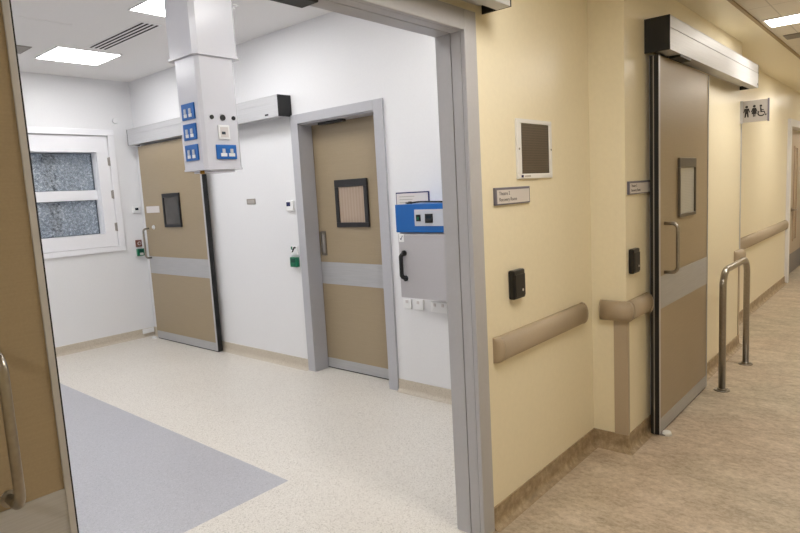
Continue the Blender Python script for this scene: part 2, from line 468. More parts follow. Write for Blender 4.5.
# inner fixed sash, set back behind the casement
for b in ((GX0, GX1, WY + 0.13, WY + 0.16, 1.702, 1.812), (GX1 - 0.005, WX1, WY + 0.056, WY + 0.16, 1.26, 2.26), (WX0, GX0 + 0.005, WY + 0.056, WY + 0.16, 1.26, 2.26),
          (WX0, WX1, WY + 0.056, WY + 0.16, 2.235, 2.4), (WX0, WX1, WY + 0.056, WY + 0.16, 1.2, 1.30)): add_box(bm, *b, bevel=0.004)
obj('inner_sash', bm, 'upvc', win)
obj('transom', B((GX0 - .002, GX1 + .001, WY + 0.10, WY + 0.13, 1.697, 1.808), bevel=0.004), 'upvc', win)
for z0, z1 in ((1.806, 2.237), (1.298, 1.706)):
    bm = B((GX0 - .004, GX1 + .004, WY + 0.15, WY + 0.158, z0, z1))
    obj('pane', bm, 'pane_frost', win)
    bm = bmesh.new(); g = 0.008; x0, x1 = GX0 + 0.006, GX1 - 0.006
    for b in ((x0, x1, WY + 0.14, WY + 0.15, z1 - g - .003, z1 - .003), (x0, x1, WY + 0.14, WY + 0.15, z0 + .003, z0 + g + .003), (x0, x0 + g, WY + 0.14, WY + 0.15, z0, z1), (x1 - g, x1, WY + 0.14, WY + 0.15, z0, z1)):
        add_box(bm, *b)
    obj('gasket', bm, 'gasket', win)
for z in (2.13, 1.75, 1.37):
    bm = bmesh.new(); add_cyl(bm, (3.200, WY - 0.008, z - 0.05), (0, 0, 1), 0.009, 0.1, 12)
    add_box(bm, 3.182, 3.194, WY - 0.002, WY + 0.008, z - 0.045, z + 0.045, bevel=0.002)
    tag(obj('hinge', bm, 'vent_grey', win), 'small grey hinge on the white casement')
tag(obj('courtyard_wall', B((-0.5, 6.5, 9.2, 9.3, -0.3, 4.0)), 'outside'), 'pale wall seen blurred through the frosted window', 'wall', kind='structure')
bm = bmesh.new(); add_cyl(bm, (2.70, 7.62, -0.3), (0, 0, 1), 0.06, 3.9, 16); add_cyl(bm, (2.70, 7.62, 2.13), (0, 0, 1), 0.075, 0.09, 16)
tag(obj('drain_pipe', bm, 'pipe'), 'dark vertical pipe blurred behind the frosted window', 'pipe')

# ============================================================ DOORS
def leaf_mesh(ax, a0, a1, f, t, z0=0.012, z1=2.28):
    """slab: ax 'x' = leaf lies along x with front face at y=f going to y=f+t; 'y' = along y, front at x=f"""
    if ax == 'x': return (a0, a1, f, f + t, z0, z1)
    return (f, f + t, a0, a1, z0, z1)
def door_leaf(root, ax, a0, a1, f, t, edges, black=None, z1=2.28, mat='leaf', kick=0.10, band=(0.80, 1.0)):
    """edges = list of (a_lo, a_hi) aluminium stiles; black = (lo, hi) seal beyond the leaf edge"""
    leaf = obj('leaf', B(leaf_mesh(ax, a0, a1, f, t, 0.012, z1), bevel=0.0015), mat, root)
    e = 0.0025
    if band: tag(obj('protection_band', B(leaf_mesh(ax, a0 + .012, a1 - .012, f - e, e + .001, band[0], band[1])), 'band', root), 'light grey horizontal band')
    obj('kick_plate', B(leaf_mesh(ax, a0 + .012, a1 - .012, f - e, e + .001, 0.012, kick)), 'band', root)
    for lo, hi in edges:
        obj('edge_strip', B(leaf_mesh(ax, lo, hi, f - 0.005, 0.006, 0.012, z1), bevel=0.001), 'alu', root)
    if black:
        obj('rubber_seal', B(leaf_mesh(ax, black[0], black[1], f - 0.003, t + .003, 0.008, z1 + 0.003)), 'black', root)
    obj('bottom_seal', B(leaf_mesh(ax, a0 + .01, a1 - .01, f + 0.004, t - 0.008, 0.001, 0.014)), 'black', root)
    return leaf

def vision(root, ax, a0, a1, z0, z1, f, pane_mat, t=0.02, side=0.028, top=0.045, bot=0.03, mat='darkframe'):
    bm = bmesh.new()
    def bx(a, b, c, d, ff, tt, bev=0.002):
        add_box(bm, *leaf_mesh(ax, a, b, ff, tt, c, d), bevel=bev)
    bx(a0, a1, z1 - top, z1, f - t, t); bx(a0, a1, z0, z0 + bot, f - t, t)
    bx(a0, a0 + side, z0 + bot, z1 - top, f - t, t); bx(a1 - side, a1, z0 + bot, z1 - top, f - t, t)
    v = obj('vision_panel', bm, mat, root)
    obj('pane', B(leaf_mesh(ax, a0 + side - .002, a1 - side + .002, f - 0.010, 0.008, z0 + bot - .002, z1 - top + .002)), pane_mat, v)
    return v

def pull(root, pts, r=0.0125, bend=0.035, plates=None):
    bm = bmesh.new(); add_tube(bm, arc_path(pts, bend), r)
    h = obj('pull_handle', bm, 'steel', root)
    for p, n in (plates or []):
        bm = bmesh.new(); add_cyl(bm, p, n, 0.018, 0.004, 20)
        obj('rose', bm, 'steel', h)
    return h

# door_1: left sliding door on the room's back wall
d1 = thing('door_1', (3.46, 6.34, 0), 'tan sliding door beside the window wall of the white room', 'door', kind='structure')
door_leaf(d1, 'y', 5.652, 6.965, 3.44, 0.05, [(5.652, 5.68)], (5.646, 5.652), 2.285)
vision(d1, 'y', 6.13, 6.49, 1.345, 1.72, 3.44, 'pane_dark')
pull(d1, [(3.44, 6.905, 1.33), (3.37, 6.905, 1.33), (3.37, 6.905, 0.985), (3.44, 6.905, 0.985)], 0.011)
nm = obj('name_plate', B((3.433, 3.44, 6.60, 6.90, 1.512, 1.588), bevel=0.002), 'sign_white', d1)
tag(nm, 'small white sign plate on the door')
bm = bmesh.new(); add_cyl(bm, (3.44, 6.775, 1.345), (-1, 0, 0), 0.026, 0.008, 20); add_cyl(bm, (3.432, 6.775, 1.345), (-1, 0, 0), 0.015, 0.012, 16)
obj('turn_knob', bm, 'white_plastic', d1)
obj('wall_jamb', B((3.50, BX, 6.955, 7.0, 0, 2.29), bevel=0.003), 'alu', d1)
bm = bmesh.new(); add_cyl(bm, (3.415, 7.0, 0), (0, 0, 1), 0.028, 0.02, 20, 0.022)
obj('floor_guide', bm, 'white_plastic', d1)

# door_2: right sliding door of the back wall, set in a deep grey frame
FX = 3.68
d2 = thing('door_2', (3.6, 3.73, 0), 'tan door set deep in a grey frame beside the blue-topped cabinet', 'door', kind='structure')
door_leaf(d2, 'y', 3.24, 4.195, FX, 0.045, [], None, 2.27)
vision(d2, 'y', 3.525, 3.915, 1.318, 1.728, FX, 'pane_tan', side=0.04, top=0.062, bot=0.04)
bm = bmesh.new()
fp = 3.512
add_box(bm, fp, BX + .005, D2Y0 - 0.085, D2Y0 + .012, 0, 2.315, bevel=0.003)
add_box(bm, fp, BX + .005, D2Y1 - .012, D2Y1 + 0.085, 0, 2.315, bevel=0.003)
add_box(bm, fp, BX + .005, D2Y0 + .012, D2Y1 - .012, D2Z - 0.002, 2.315, bevel=0.003)
for y0, y1 in ((D2Y0, D2Y0 + 0.012), (D2Y1 - 0.012, D2Y1)): add_box(bm, BX + .005, FX - .006, y0, y1, 0, D2Z)
add_box(bm, BX + .005, FX - .006, D2Y0 + .012, D2Y1 - .012, D2Z - 0.012, D2Z)
obj('door_frame', bm, 'frame_grey', d2)
pl = bmesh.new()
add_box(pl, FX - 0.006, FX, 4.085, 4.15, 1.06, 1.28, bevel=0.002)
add_box(pl, FX - 0.012, FX - 0.005, 4.085, 4.095, 1.07, 1.27); add_box(pl, FX - 0.012, FX - 0.005, 4.14, 4.15, 1.07, 1.27)
fpull = obj('flush_pull', pl, 'steel', d2)
obj('pull_recess', B((FX - 0.0085, FX - 0.0055, 4.1, 4.135, 1.09, 1.25)), 'vent_grey', fpull)
obj('door_sensor', B((3.575, 3.625, 3.68, 3.98, D2Z - 0.034, D2Z - 0.012), bevel=0.003), 'black', d2)

# door_3: sliding door on the corridor
d3 = thing('door_3', (4.29, 1.23, 0), 'tan sliding door on the cream corridor wall beside the toilet sign', 'door', kind='structure')
door_leaf(d3, 'x', 3.733, 4.81, 1.200, 0.046, [(3.733, 3.757), (4.80, 4.81)], (3.728, 3.733), 2.30)
obj('seal_fin', B((3.726, 3.729, 1.222, 1.228, 0.01, 2.3)), 'vent_grey', d3)
vision(d3, 'x', 4.105, 4.47, 1.335, 1.715, 1.205, 'pane_pale', side=0.02, top=0.062, bot=0.022, mat='bronze_frame')
pull(d3, [(3.845, 1.205, 1.318), (3.845, 1.122, 1.318), (3.845, 1.122, 1.018), (3.845, 1.205, 1.018)], 0.0115,
     plates=[((3.845, 1.205, 1.318), (0, -1, 0)), ((3.845, 1.205, 1.018), (0, -1, 0))])
obj('wall_jamb', B((3.80, 3.86, 1.249, 1.275, 0, 2.32), bevel=0.003), 'alu', d3)
bm = bmesh.new(); add_cyl(bm, (3.775, 1.165, 0), (0, 0, 1), 0.030, 0.022, 24, 0.024)
obj('floor_guide', bm, 'white_plastic', d3)
bm = B((3.745, 3.78, 1.165, 1.275, 0.001, 0.008), bevel=0.002)
obj('guide_plate', bm, 'vent_grey', d3)

# door_4: the open sliding door in the foreground and the grey frame of the wide opening
d4 = thing('door_4', (0.9, 1.42, 0), 'large open tan sliding door at the left and its wide grey frame', 'door', kind='structure')
door_leaf(d4, 'x', -1.30, 0.456, 1.392, 0.048, [(0.443, 0.456)], (0.456, 0.4595), 2.30)
pull(d4, [(0.340, 1.392, 1.330), (0.340, 1.318, 1.330), (0.340, 1.318, 1.022), (0.340, 1.392, 1.022)], 0.0100,
     plates=[((0.340, 1.392, 1.330), (0, -1, 0)), ((0.340, 1.392, 1.022), (0, -1, 0))])
bm = bmesh.new()
AF = 1.462
add_box(bm, OX1, 2.243, AF, 1.485, 0, 2.33, bevel=0.004)
add_box(bm, OX0 - 0.09, OX0, AF, 1.485, 0, 2.33, bevel=0.004)
add_box(bm, OX0, OX1, AF, 1.485, OZ, 2.33, bevel=0.004)
# reveals with a shallow groove half way
for y0, y1, k in ((1.485, 1.532, 0), (1.532, 1.538, 0.006), (1.538, 1.60, 0)):
    add_box(bm, OX1 + k, OX1 + 0.03, y0, y1, 0, OZ + .03)
    add_box(bm, OX0 - 0.03, OX0 - k, y0, y1, 0, OZ + .03)
    add_box(bm, OX0, OX1, y0, y1, OZ + k, OZ + 0.03)
add_box(bm, OX1, 2.24, 1.60, 1.615, 0, 2.33); add_box(bm, OX0 - 0.09, OX0, 1.60, 1.615, 0, 2.33); add_box(bm, OX0 - .09, 2.24, 1.60, 1.615, OZ, 2.33)
obj('door_frame', bm, 'frame_grey', d4)
obj('door_sensor', B((1.02, 1.405, 1.515, 1.60, OZ - 0.022, OZ), bevel=0.005), 'black', d4)

# door_5: far along the corridor
d5 = thing('door_5', (11.0, 1.5, 0), 'distant beige hinged door with narrow glass at the right edge', 'door', kind='structure')
obj('leaf', B((10.12, 12.08, 1.55, 1.595, 0.01, 2.2), bevel=0.002), 'far_leaf', d5)
obj('kick_plate', B((10.14, 12.06, 1.546, 1.551, 0.01, 0.31)), 'kick_dark', d5)
bm = bmesh.new()
for b in ((11.10, 11.40, 1.54, 1.551, 0.49, 0.52), (11.10, 11.40, 1.54, 1.551, 1.93, 1.96), (11.10, 11.13, 1.54, 1.551, 0.52, 1.93), (11.37, 11.40, 1.54, 1.551, 0.52, 1.93)): add_box(bm, *b)
v5 = obj('vision_panel', bm, 'far_leaf', d5)
obj('pane', B((11.13, 11.37, 1.545, 1.552, 0.52, 1.93)), 'pane_brown', v5)
bm = bmesh.new(); add_cyl(bm, (10.98, 1.55, 0.99), (0, -1, 0), 0.03, 0.01, 16); add_tube(bm, arc_path([(10.98, 1.55, 0.99), (10.98, 1.49, 0.99), (11.09, 1.49, 0.99)], 0.012, 4), 0.011, 10)
obj('lever_handle', bm, 'steel', d5)
obj('door_frame', B((9.99, 10.10, 1.44, 1.56, 0, 2.30), (12.1, 12.2, 1.44, 1.56, 0, 2.30), (10.10, 12.1, 1.44, 1.56, 2.2, 2.30), bevel=0.004), 'upvc', d5)

# ------------------------------------------------------------ operators (box over each sliding door)
def operator(ax, a0, a1, wall, depth, z0, z1, label, groove=True, sensor=None, badge=None):
    root = thing('door_operator', ((a0+a1)/2, wall - depth/2, z0) if ax == 'x' else (wall - depth/2, (a0+a1)/2, z0), label, 'door operator', 'sliding door operators')
    def q(b0, b1, d0, d1, c0, c1):     # d measured out from the wall
        return (b0, b1, wall - d1, wall - d0, c0, c1) if ax == 'x' else (wall - d1, wall - d0, b0, b1, c0, c1)
    bm = bmesh.new()
    zm = z1 - (z1 - z0) * 0.36
    add_box(bm, *q(a0 + .008, a1 - .008, depth - 0.004, depth, z0, zm - 0.0015), bevel=0.0012)
    add_box(bm, *q(a0 + .008, a1 - .008, depth - 0.004, depth, zm + 0.0015, z1), bevel=0.0012)
    add_box(bm, *q(a0 + .008, a1 - .008, depth - 0.006, depth - 0.003, z0 + .004, z1 - .004))
    add_box(bm, *q(a0 + .008, a1 - .008, 0.0, depth, z1 - 0.004, z1 + .0005))
    add_box(bm, *q(a0 + .008, a1 - .008, depth - 0.066, depth - .002, z0, z0 + 0.004))
    cover = obj('cover', bm, 'operator', root)
    obj('track_rail', B(q(a0 + .03, a1 - .03, 0.0, 0.03, z0 + 0.03, z1 - 0.02)), 'alu', root)
    for e0, e1 in ((a0, a0 + 0.008), (a1 - 0.008, a1)):
        c = obj('end_cap', B(q(e0, e1, 0.0, depth + 0.001, z0, z1 + .002), bevel=0.0015), 'black', root)
        tag(c, 'black end cap')
    if sensor:
        tag(obj('motion_sensor', B(q(sensor[0], sensor[1], depth - 0.07, depth - 0.004, z0 - 0.014, z0 + 0.001), bevel=0.003), 'black', root), 'black sensor strip')
    if badge:
        obj('badge', B(q(badge[0], badge[1], depth, depth + 0.0012, z0 + 0.02, z0 + 0.035)), 'darkframe', root)
    return root
operator('y', 4.255, 7.08, BX, 0.145, 2.305, 2.487, 'long grey operator box above the left room door, black end cap', badge=(4.40, 4.45))
operator('x', 3.725, 6.13, 1.275, 0.142, 2.318, 2.508, 'brushed metal operator box above the corridor sliding door', sensor=(3.94, 4.16), badge=(6.09, 6.13))
operator('x', -1.55, 2.325, 1.48, 0.142, 2.338, 2.520, 'metal operator box above the wide grey-framed opening, at the top edge')

# ============================================================ CEILING FITTINGS
def ceiling_light(x, y, sx, sy, z, mat, label, group):
    t = thing('ceiling_light', (x, y, z - 0.012), label, 'ceiling light', group)
    bm = bmesh.new(); b = 0.012
    for q in ((x - sx/2 - b, x + sx/2 + b, y + sy/2, y + sy/2 + b), (x - sx/2 - b, x + sx/2 + b, y - sy/2 - b, y - sy/2),
              (x - sx/2 - b, x - sx/2, y - sy/2, y + sy/2), (x + sx/2, x + sx/2 + b, y - sy/2, y + sy/2)): add_box(bm, *q, z - 0.008, z)
    obj('frame', bm, 'white_plastic', t)
    obj('diffuser', B((x - sx/2, x + sx/2, y - sy/2, y + sy/2, z - 0.006, z)), mat, t)
    return t
g = 'square light panels of the white room'
L = ceiling_light(2.58, 6.21, 0.56, 0.55, RC, 'lamp_room', 'glowing square ceiling panel nearest the window', g)
dup(L, (0, -1.94, 0), 'glowing square ceiling panel partly behind the white pendant')
for dx, dy, lb in ((0, -4.15, 'glowing ceiling panel just inside the wide opening'), (-2.1, 0, 'glowing ceiling panel on the far left of the room near the window'),
                   (-2.1, -1.94, 'glowing ceiling panel on the left of the room, middle row'), (-2.1, -3.88, 'glowing ceiling panel on the left of the room, front row')):
    dup(L, (dx, dy, 0), lb)
g = 'strip lights of the corridor'
K = ceiling_light(5.58, 0.37, 0.29, 1.20, CC, 'lamp_corr', 'glowing strip light across the corridor ceiling by the sliding door', g)
for dx, lb in ((-3.6, 'unseen corridor strip light added above the near floor'), (3.0, 'corridor strip light before the far door'), (6.0, 'corridor strip light by the far end'), (-7.2, 'unseen corridor strip light added behind the open tan door')):  # near-floor and open-door strips are unseen, added to light the camera end
    dup(K, (dx, 0, 0), lb)

vt = thing('ceiling_vent', (6.28, 0.4, CC - 0.01), 'grey slot vent in the corridor ceiling beside the strip light', 'vent')
obj('vent_frame', B((6.18, 6.38, -0.20, 0.965, CC - 0.008, CC), bevel=0.002), 'vent_grey', vt)
for k in range(3): obj('slot', B((6.21 + k*0.055, 6.235 + k*0.055, -0.17, 0.94, CC - 0.0095, CC - 0.0075)), 'vent_grey', vt)

sd = thing('slot_diffuser', (2.595, 5.31, RC - 0.01), 'linear air diffuser of four black slots between two ceiling panels', 'air vent')
bm = bmesh.new(); add_box(bm, 2.505, 2.685, 4.79, 5.83, RC - 0.004, RC)
obj('diffuser_frame', bm, 'white_plastic', sd)
for k in range(4):
    x = 2.52 + k * 0.042
    tag(obj('slot', B((x, x + 0.018, 4.81, 5.81, RC - 0.006, RC - 0.0035)), 'slot', sd), 'black slot')
rv = thing('return_vent', (2.0, 6.25, RC - 0.012), 'small grey square ceiling vent at the edge of the open door', 'air vent')
bm = bmesh.new(); add_box(bm, 1.83, 2.135, 6.08, 6.38, RC - 0.008, RC, bevel=0.002)
obj('vent_plate', bm, 'vent_grey', rv)
bm = bmesh.new()
for k in range(9): add_box(bm, 1.85, 2.115, 6.10 + k*0.03, 6.112 + k*0.03, RC - 0.011, RC - 0.0075)
obj('louvre', bm, 'grey_sign', rv)
obj_h = bmesh.new(); add_box(obj_h, 1.62, 2.14, 5.2, 5.78, RC - 0.003, RC, bevel=0.001)
tag(obj('access_hatch', obj_h, 'room_ceiling'), 'flush white access hatch in the room ceiling', 'hatch')
bm = bmesh.new(); add_cyl(bm, (2.83, 4.0, RC), (0, 0, -1), 0.03, 0.015, 20, 0.024); add_cyl(bm, (2.83, 4.0, RC - 0.015), (0, 0, -1), 0.012, 0.02, 12)
tag(obj('sprinkler', bm, 'white_plastic'), 'small white ceiling sprinkler right of the white pendant', 'sprinkler')

# ============================================================ CEILING PENDANT
pn = thing('supply_pendant', (2.11, 3.33, 1.79), 'white square medical supply pendant hanging from the room ceiling', 'pendant')
def chamfer_col(bm, x0, x1, y0, y1, z0, z1, c):
    pts = [(x0 + c, y0), (x1 - c, y0), (x1, y0 + c), (x1, y1 - c), (x1 - c, y1), (x0 + c, y1), (x0, y1 - c), (x0, y0 + c)]
    add_prism(bm, pts, (0, 0, z0), (1, 0, 0), (0, 1, 0), (0, 0, 1), z1 - z0)
bm = bmesh.new(); chamfer_col(bm, 1.968, 2.272, 3.192, 3.495, 2.460, RC, 0.026)
obj('upper_shroud', bm, 'white_enamel', pn)
bm = bmesh.new(); chamfer_col(bm, 1.960, 2.280, 3.184, 3.500, 2.448, 2.462, 0.026)
obj('collar', bm, 'white_enamel', pn)
bm = bmesh.new(); chamfer_col(bm, 1.978, 2.240, 3.200, 3.450, 1.80, 2.448, 0.020)
obj('service_column', bm, 'white_enamel', pn)
bm = bmesh.new(); chamfer_col(bm, 1.974, 2.244, 3.196, 3.454, 1.790, 1.802, 0.021)
add_box(bm, 2.03, 2.20, 3.23, 3.42, 1.776, 1.792, bevel=0.003)
obj('base_plate', bm, 'white_enamel', pn)
bm = bmesh.new(); add_cyl(bm, (2.02, 3.31, 1.792), (0, 0, -1), 0.014, 0.022, 14); obj('gas_outlet', bm, 'brass', pn)
def socket_x(xf, y0, y1, z0, z1):   # on the left face (x = xf), facing -x
    s = obj('power_socket', B((xf - 0.010, xf, y0, y1, z0, z1), bevel=0.004), 'blue', pn)
    tag(s, 'blue double socket plate')
    yc = (y0 + y1)/2; w = (y1 - y0)
    for s_ in (-1, 1):
        y = yc + s_ * w * 0.19
        obj('socket_switch', B((xf - 0.015, xf - .009, y - 0.011, y + 0.011, z0 + 0.035, z0 + 0.064), bevel=0.002), 'panel_grey', s)
        obj('socket_pins', B((xf - 0.0125, xf - .009, y - 0.016, y + 0.016, z0 + 0.014, z0 + 0.034), bevel=0.001), 'white_plastic', s)
for z0, z1 in ((2.09, 2.185), (1.972, 2.067), (1.850, 1.945)): socket_x(1.978, 3.255, 3.395, z0, z1)
s = obj('power_socket', B((2.055, 2.195, 3.19, 3.20, 1.850, 1.936), bevel=0.004), 'blue', pn); tag(s, 'blue double socket plate')
for x in (2.103, 2.158):
    obj('socket_switch', B((x - 0.010, x + 0.010, 3.185, 3.191, 1.885, 1.912), bevel=0.002), 'panel_grey', s)
    obj('socket_pins', B((x - 0.021, x + 0.021, 3.187, 3.191, 1.866, 1.886), bevel=0.001), 'white_plastic', s)
s = obj('data_socket', B((2.08, 2.158, 3.19, 3.20, 1.968, 2.052), bevel=0.004), 'white_plastic', pn); tag(s, 'white data socket plate')
obj('data_port', B((2.10, 2.125, 3.187, 3.191, 1.996, 2.012)), 'gasket', s)
obj('socket_insert', B((2.092, 2.146, 3.1885, 3.191, 1.98, 2.04), bevel=0.001), 'sign_white', s)
for x, r in ((2.047, 0.0125), (2.121, 0.0175), (2.196, 0.0125)):
    bm = bmesh.new(); add_cyl(bm, (x, 3.2, 2.096), (0, -1, 0), r, 0.006, 24)
    h = obj('blanking_plug', bm, 'black', pn); tag(h, 'round black plug')

# ============================================================ ROOM WALL DEVICES
def thermostat_back(y, z, label):
    t = thing('room_thermostat', (BX - .012, y, z - 0.045), label, 'thermostat', 'white wall thermostats')
    obj('housing', B((BX - 0.024, BX, y - 0.05, y + 0.05, z - 0.045, z + 0.045), bevel=0.005), 'white_plastic', t)
    obj('screen', B((BX - 0.026, BX - 0.0235, y - 0.012, y + 0.040, z - 0.006, z + 0.032)), 'navy', t)
thermostat_back(4.358, 1.528, 'white thermostat with navy screen left of the grey-framed door')
t = thing('room_thermostat', (3.452, WY - .012, 1.512), 'white thermostat with dark screen beside the door under the window wall corner', 'thermostat', 'white wall thermostats')
t['label'] = 'white thermostat with dark screen between the window and the left door'
obj('housing', B((3.405, 3.495, WY - 0.024, WY, 1.515, 1.602), bevel=0.005), 'white_plastic', t)
obj('screen', B((3.432, 3.472, WY - 0.026, WY - 0.0235, 1.55, 1.578)), 'lcd', t)

bg1 = thing('door_switch', (3.44, WY - .012, 1.105), 'red-brown square switch with pale ring between window and left door', 'switch')
obj('plate', B((3.400, 3.475, WY - 0.018, WY, 1.108, 1.192), bevel=0.004), 'red_brown', bg1)
bm = bmesh.new(); add_cyl(bm, (3.44, WY - 0.018, 1.15), (0, -1, 0), 0.022, 0.004, 20)
p = obj('button', bm, 'sign_white', bg1)
bm = bmesh.new(); add_cyl(bm, (3.44, WY - 0.0215, 1.15), (0, -1, 0), 0.014, 0.005, 20); obj('button_face', bm, 'red_brown', p)
g1 = thing('emergency_call_point', (3.447, WY - .02, 0.995), 'green break-glass box below the red-brown switch', 'call point', 'green break-glass boxes')
obj('housing', B((3.402, 3.490, WY - 0.04, WY, 0.997, 1.085), bevel=0.005), 'green', g1)
obj('window_plate', B((3.420, 3.470, WY - 0.043, WY - 0.039, 1.045, 1.075)), 'dark_green', g1)
obj('push_area', B((3.425, 3.467, WY - 0.043, WY - 0.039, 1.008, 1.036)), 'sign_white', g1)
g2 = thing('emergency_call_point', (BX - .02, 4.348, 0.965), 'green break-glass box left of the grey-framed door', 'call point', 'green break-glass boxes')
obj('housing', B((BX - 0.04, BX, 4.303, 4.393, 0.967, 1.057), bevel=0.005), 'green', g2)
obj('window_plate', B((BX - 0.043, BX - 0.039, 4.322, 4.374, 1.012, 1.045)), 'dark_green', g2)
obj('push_area', B((BX - 0.043, BX - 0.039, 4.328, 4.368, 0.978, 0.998)), 'green', g2)
ws = thing('door_switch', (BX - .012, 4.352, 1.078), 'white square switch with dark hand symbol above the green box', 'switch')
obj('plate', B((BX - 0.016, BX, 4.308, 4.396, 1.078, 1.158), bevel=0.004), 'white_plastic', ws)
bm = bmesh.new()
add_prism(bm, [(0.0, 0.02), (0.03, 0.055), (0.045, 0.055), (0.045, 0.07), (0.02, 0.07), (-0.005, 0.04), (-0.018, 0.015)], (BX - 0.016, 4.37, 1.082), (0, -1, 0), (0, 0, 1), (-1, 0, 0), 0.001)
obj('symbol', bm, 'black_ink', ws)
obj('symbol_stripe', B((BX - 0.0175, BX - 0.0155, 4.372, 4.392, 1.125, 1.153)), 'green', ws)
gp = thing('wall_plaque', (BX - .005, 4.96, 1.553), 'small grey plaque on the white wall between the two room doors', 'plaque')
obj('plate', B((BX - 0.006, BX, 4.892, 5.032, 1.556, 1.608), bevel=0.002), 'vent_grey', gp)
obj('inset', B((BX - 0.0075, BX - 0.0055, 4.91, 5.014, 1.568, 1.597)), 'grey_sign', gp)
bm = bmesh.new(); add_cyl(bm, (3.315, WY, 2.60), (0, -1, 0), 0.035, 0.02, 20, 0.028)
tag(obj('wall_sensor', bm, 'white_wall'), 'small white round sensor on the wall above the window corner', 'sensor')
tag(obj('junction_box', B((3.36, 3.50, WY - 0.04, WY - 0.02, 0.045, 0.10), bevel=0.004), 'white_plastic'), 'small white box on the skirting beside the left room door', 'box')

# white sockets below the cabinet
def wsock(y0, y1, z0, z1, label, n):
    t = thing('wall_socket', (BX - .006, (y0+y1)/2, z0), label, 'socket', 'white sockets below the cabinet')
    obj('plate', B((BX - 0.014, BX, y0, y1, z0, z1), bevel=0.003), 'white_plastic', t)
    for k in range(n):
        y = y0 + (k + 0.5) * (y1 - y0) / n
        obj('rocker', B((BX - 0.018, BX - 0.012, y - 0.012, y + 0.012, z0 + 0.045, z0 + 0.068), bevel=0.002), 'sign_white', t)
wsock(2.985, 3.065, 0.69, 0.765, 'leftmost white single socket below the grey cabinet', 1)
wsock(2.865, 2.962, 0.69, 0.768, 'middle white socket below the grey cabinet', 1)
wsock(2.64, 2.79, 0.685, 0.765, 'double white socket below the grey cabinet, beside the jamb', 2)

# framed notice behind the cabinet
nt = thing('wall_notice', (BX - .004, 2.925, 1.45), 'white notice with thin blue border on the wall above the cabinet', 'notice')
obj('frame', B((BX - 0.006, BX, 2.762, 3.085, 1.42, 1.592)), 'navy', nt)
obj('sheet', B((BX - 0.0075, BX - 0.0055, 2.772, 3.078, 1.42, 1.583)), 'sign_white', nt)
bm = bmesh.new()
for k in range(3): add_box(bm, BX - 0.008, BX - 0.007, 2.90 + 0.02*k, 3.05, 1.556 - k*0.022, 1.561 - k*0.022)
obj('print_lines', bm, 'grey_sign', nt)

# blue-topped grey cabinet
CX = 3.23
cb = thing('warming_cabinet', (3.38, 2.56, 0.845), 'grey wall cabinet with blue control head and black handle', 'cabinet')
Y0, Y1 = 2.27, 2.828
obj('body', B((CX + .022, BX, Y0, Y1, 0.845, 1.310), bevel=0.003), 'cab_grey', cb)
dr = obj('door', B((CX, CX + 0.02, Y0, Y1, 0.845, 1.300), bevel=0.003), 'cab_grey', cb)
obj('control_head', B((CX - 0.004, BX, Y0 - 0.012, Y1 + 0.012, 1.312, 1.508), bevel=0.004), 'blue', cb)
hd = [o for o in cb.children if o.name.startswith('control_head')][0]
cpn = obj('control_panel', B((CX - 0.008, CX - .003, Y0 + 0.02, 2.662, 1.357, 1.470), bevel=0.001), 'panel_grey', cb)
obj('rocker_switch', B((CX - 0.014, CX - .007, 2.608, 2.645, 1.390, 1.435), bevel=0.002), 'blackgloss', cpn)
obj('switch_lens', B((CX - 0.016, CX - .0135, 2.618, 2.635, 1.400, 1.420)), 'green', cpn)
obj('temperature_controller', B((CX - 0.016, CX - .007, 2.502, 2.565, 1.378, 1.440), bevel=0.002), 'blackgloss', cpn)
obj('controller_display', B((CX - 0.018, CX - .0155, 2.512, 2.555, 1.408, 1.430)), 'lcd', cpn)
bm = bmesh.new(); add_tube(bm, arc_path([(CX, 2.778, 1.165), (CX - 0.035, 2.783, 1.15), (CX - 0.035, 2.783, 1.0), (CX, 2.773, 0.985)], 0.02, 5), 0.015, 12)
add_cyl(bm, (CX, 2.776, 1.165), (-1, 0, 0), 0.020, 0.012, 16); add_cyl(bm, (CX, 2.773, 0.985), (-1, 0, 0), 0.020, 0.012, 16)
tag(obj('handle', bm, 'black', dr), 'black curved handle')
tg = obj('tick_label', B((CX - 0.002, CX + .001, 2.775, 2.820, 1.245, 1.300)), 'white_plastic', dr); tag(tg, 'small white sticker with a tick mark')
bm = bmesh.new(); add_prism(bm, [(-0.012, 0.0), (-0.002, -0.014), (0.014, 0.018), (0.010, 0.020), (-0.002, -0.006), (-0.009, 0.003)], (CX - 0.0025, 2.798, 1.27), (0, -1, 0), (0, 0, 1), (-1, 0, 0), 0.001)
obj('tick_mark', bm, 'navy', dr)
bm = bmesh.new()
add_tube(bm, arc_path([(3.34, 2.83, 1.515), (3.30, 2.78, 1.514), (3.33, 2.70, 1.520), (3.30, 2.62, 1.520), (3.34, 2.50, 1.514), (3.32, 2.35, 1.514)], 0.03, 5), 0.006, 8)
add_tube(bm, [(3.36, 2.82, 1.516), (3.31, 2.755, 1.516)], 0.0095, 10)
tag(obj('power_cable', bm, 'black'), 'thin black cable lying on top of the blue cabinet head', 'cable')

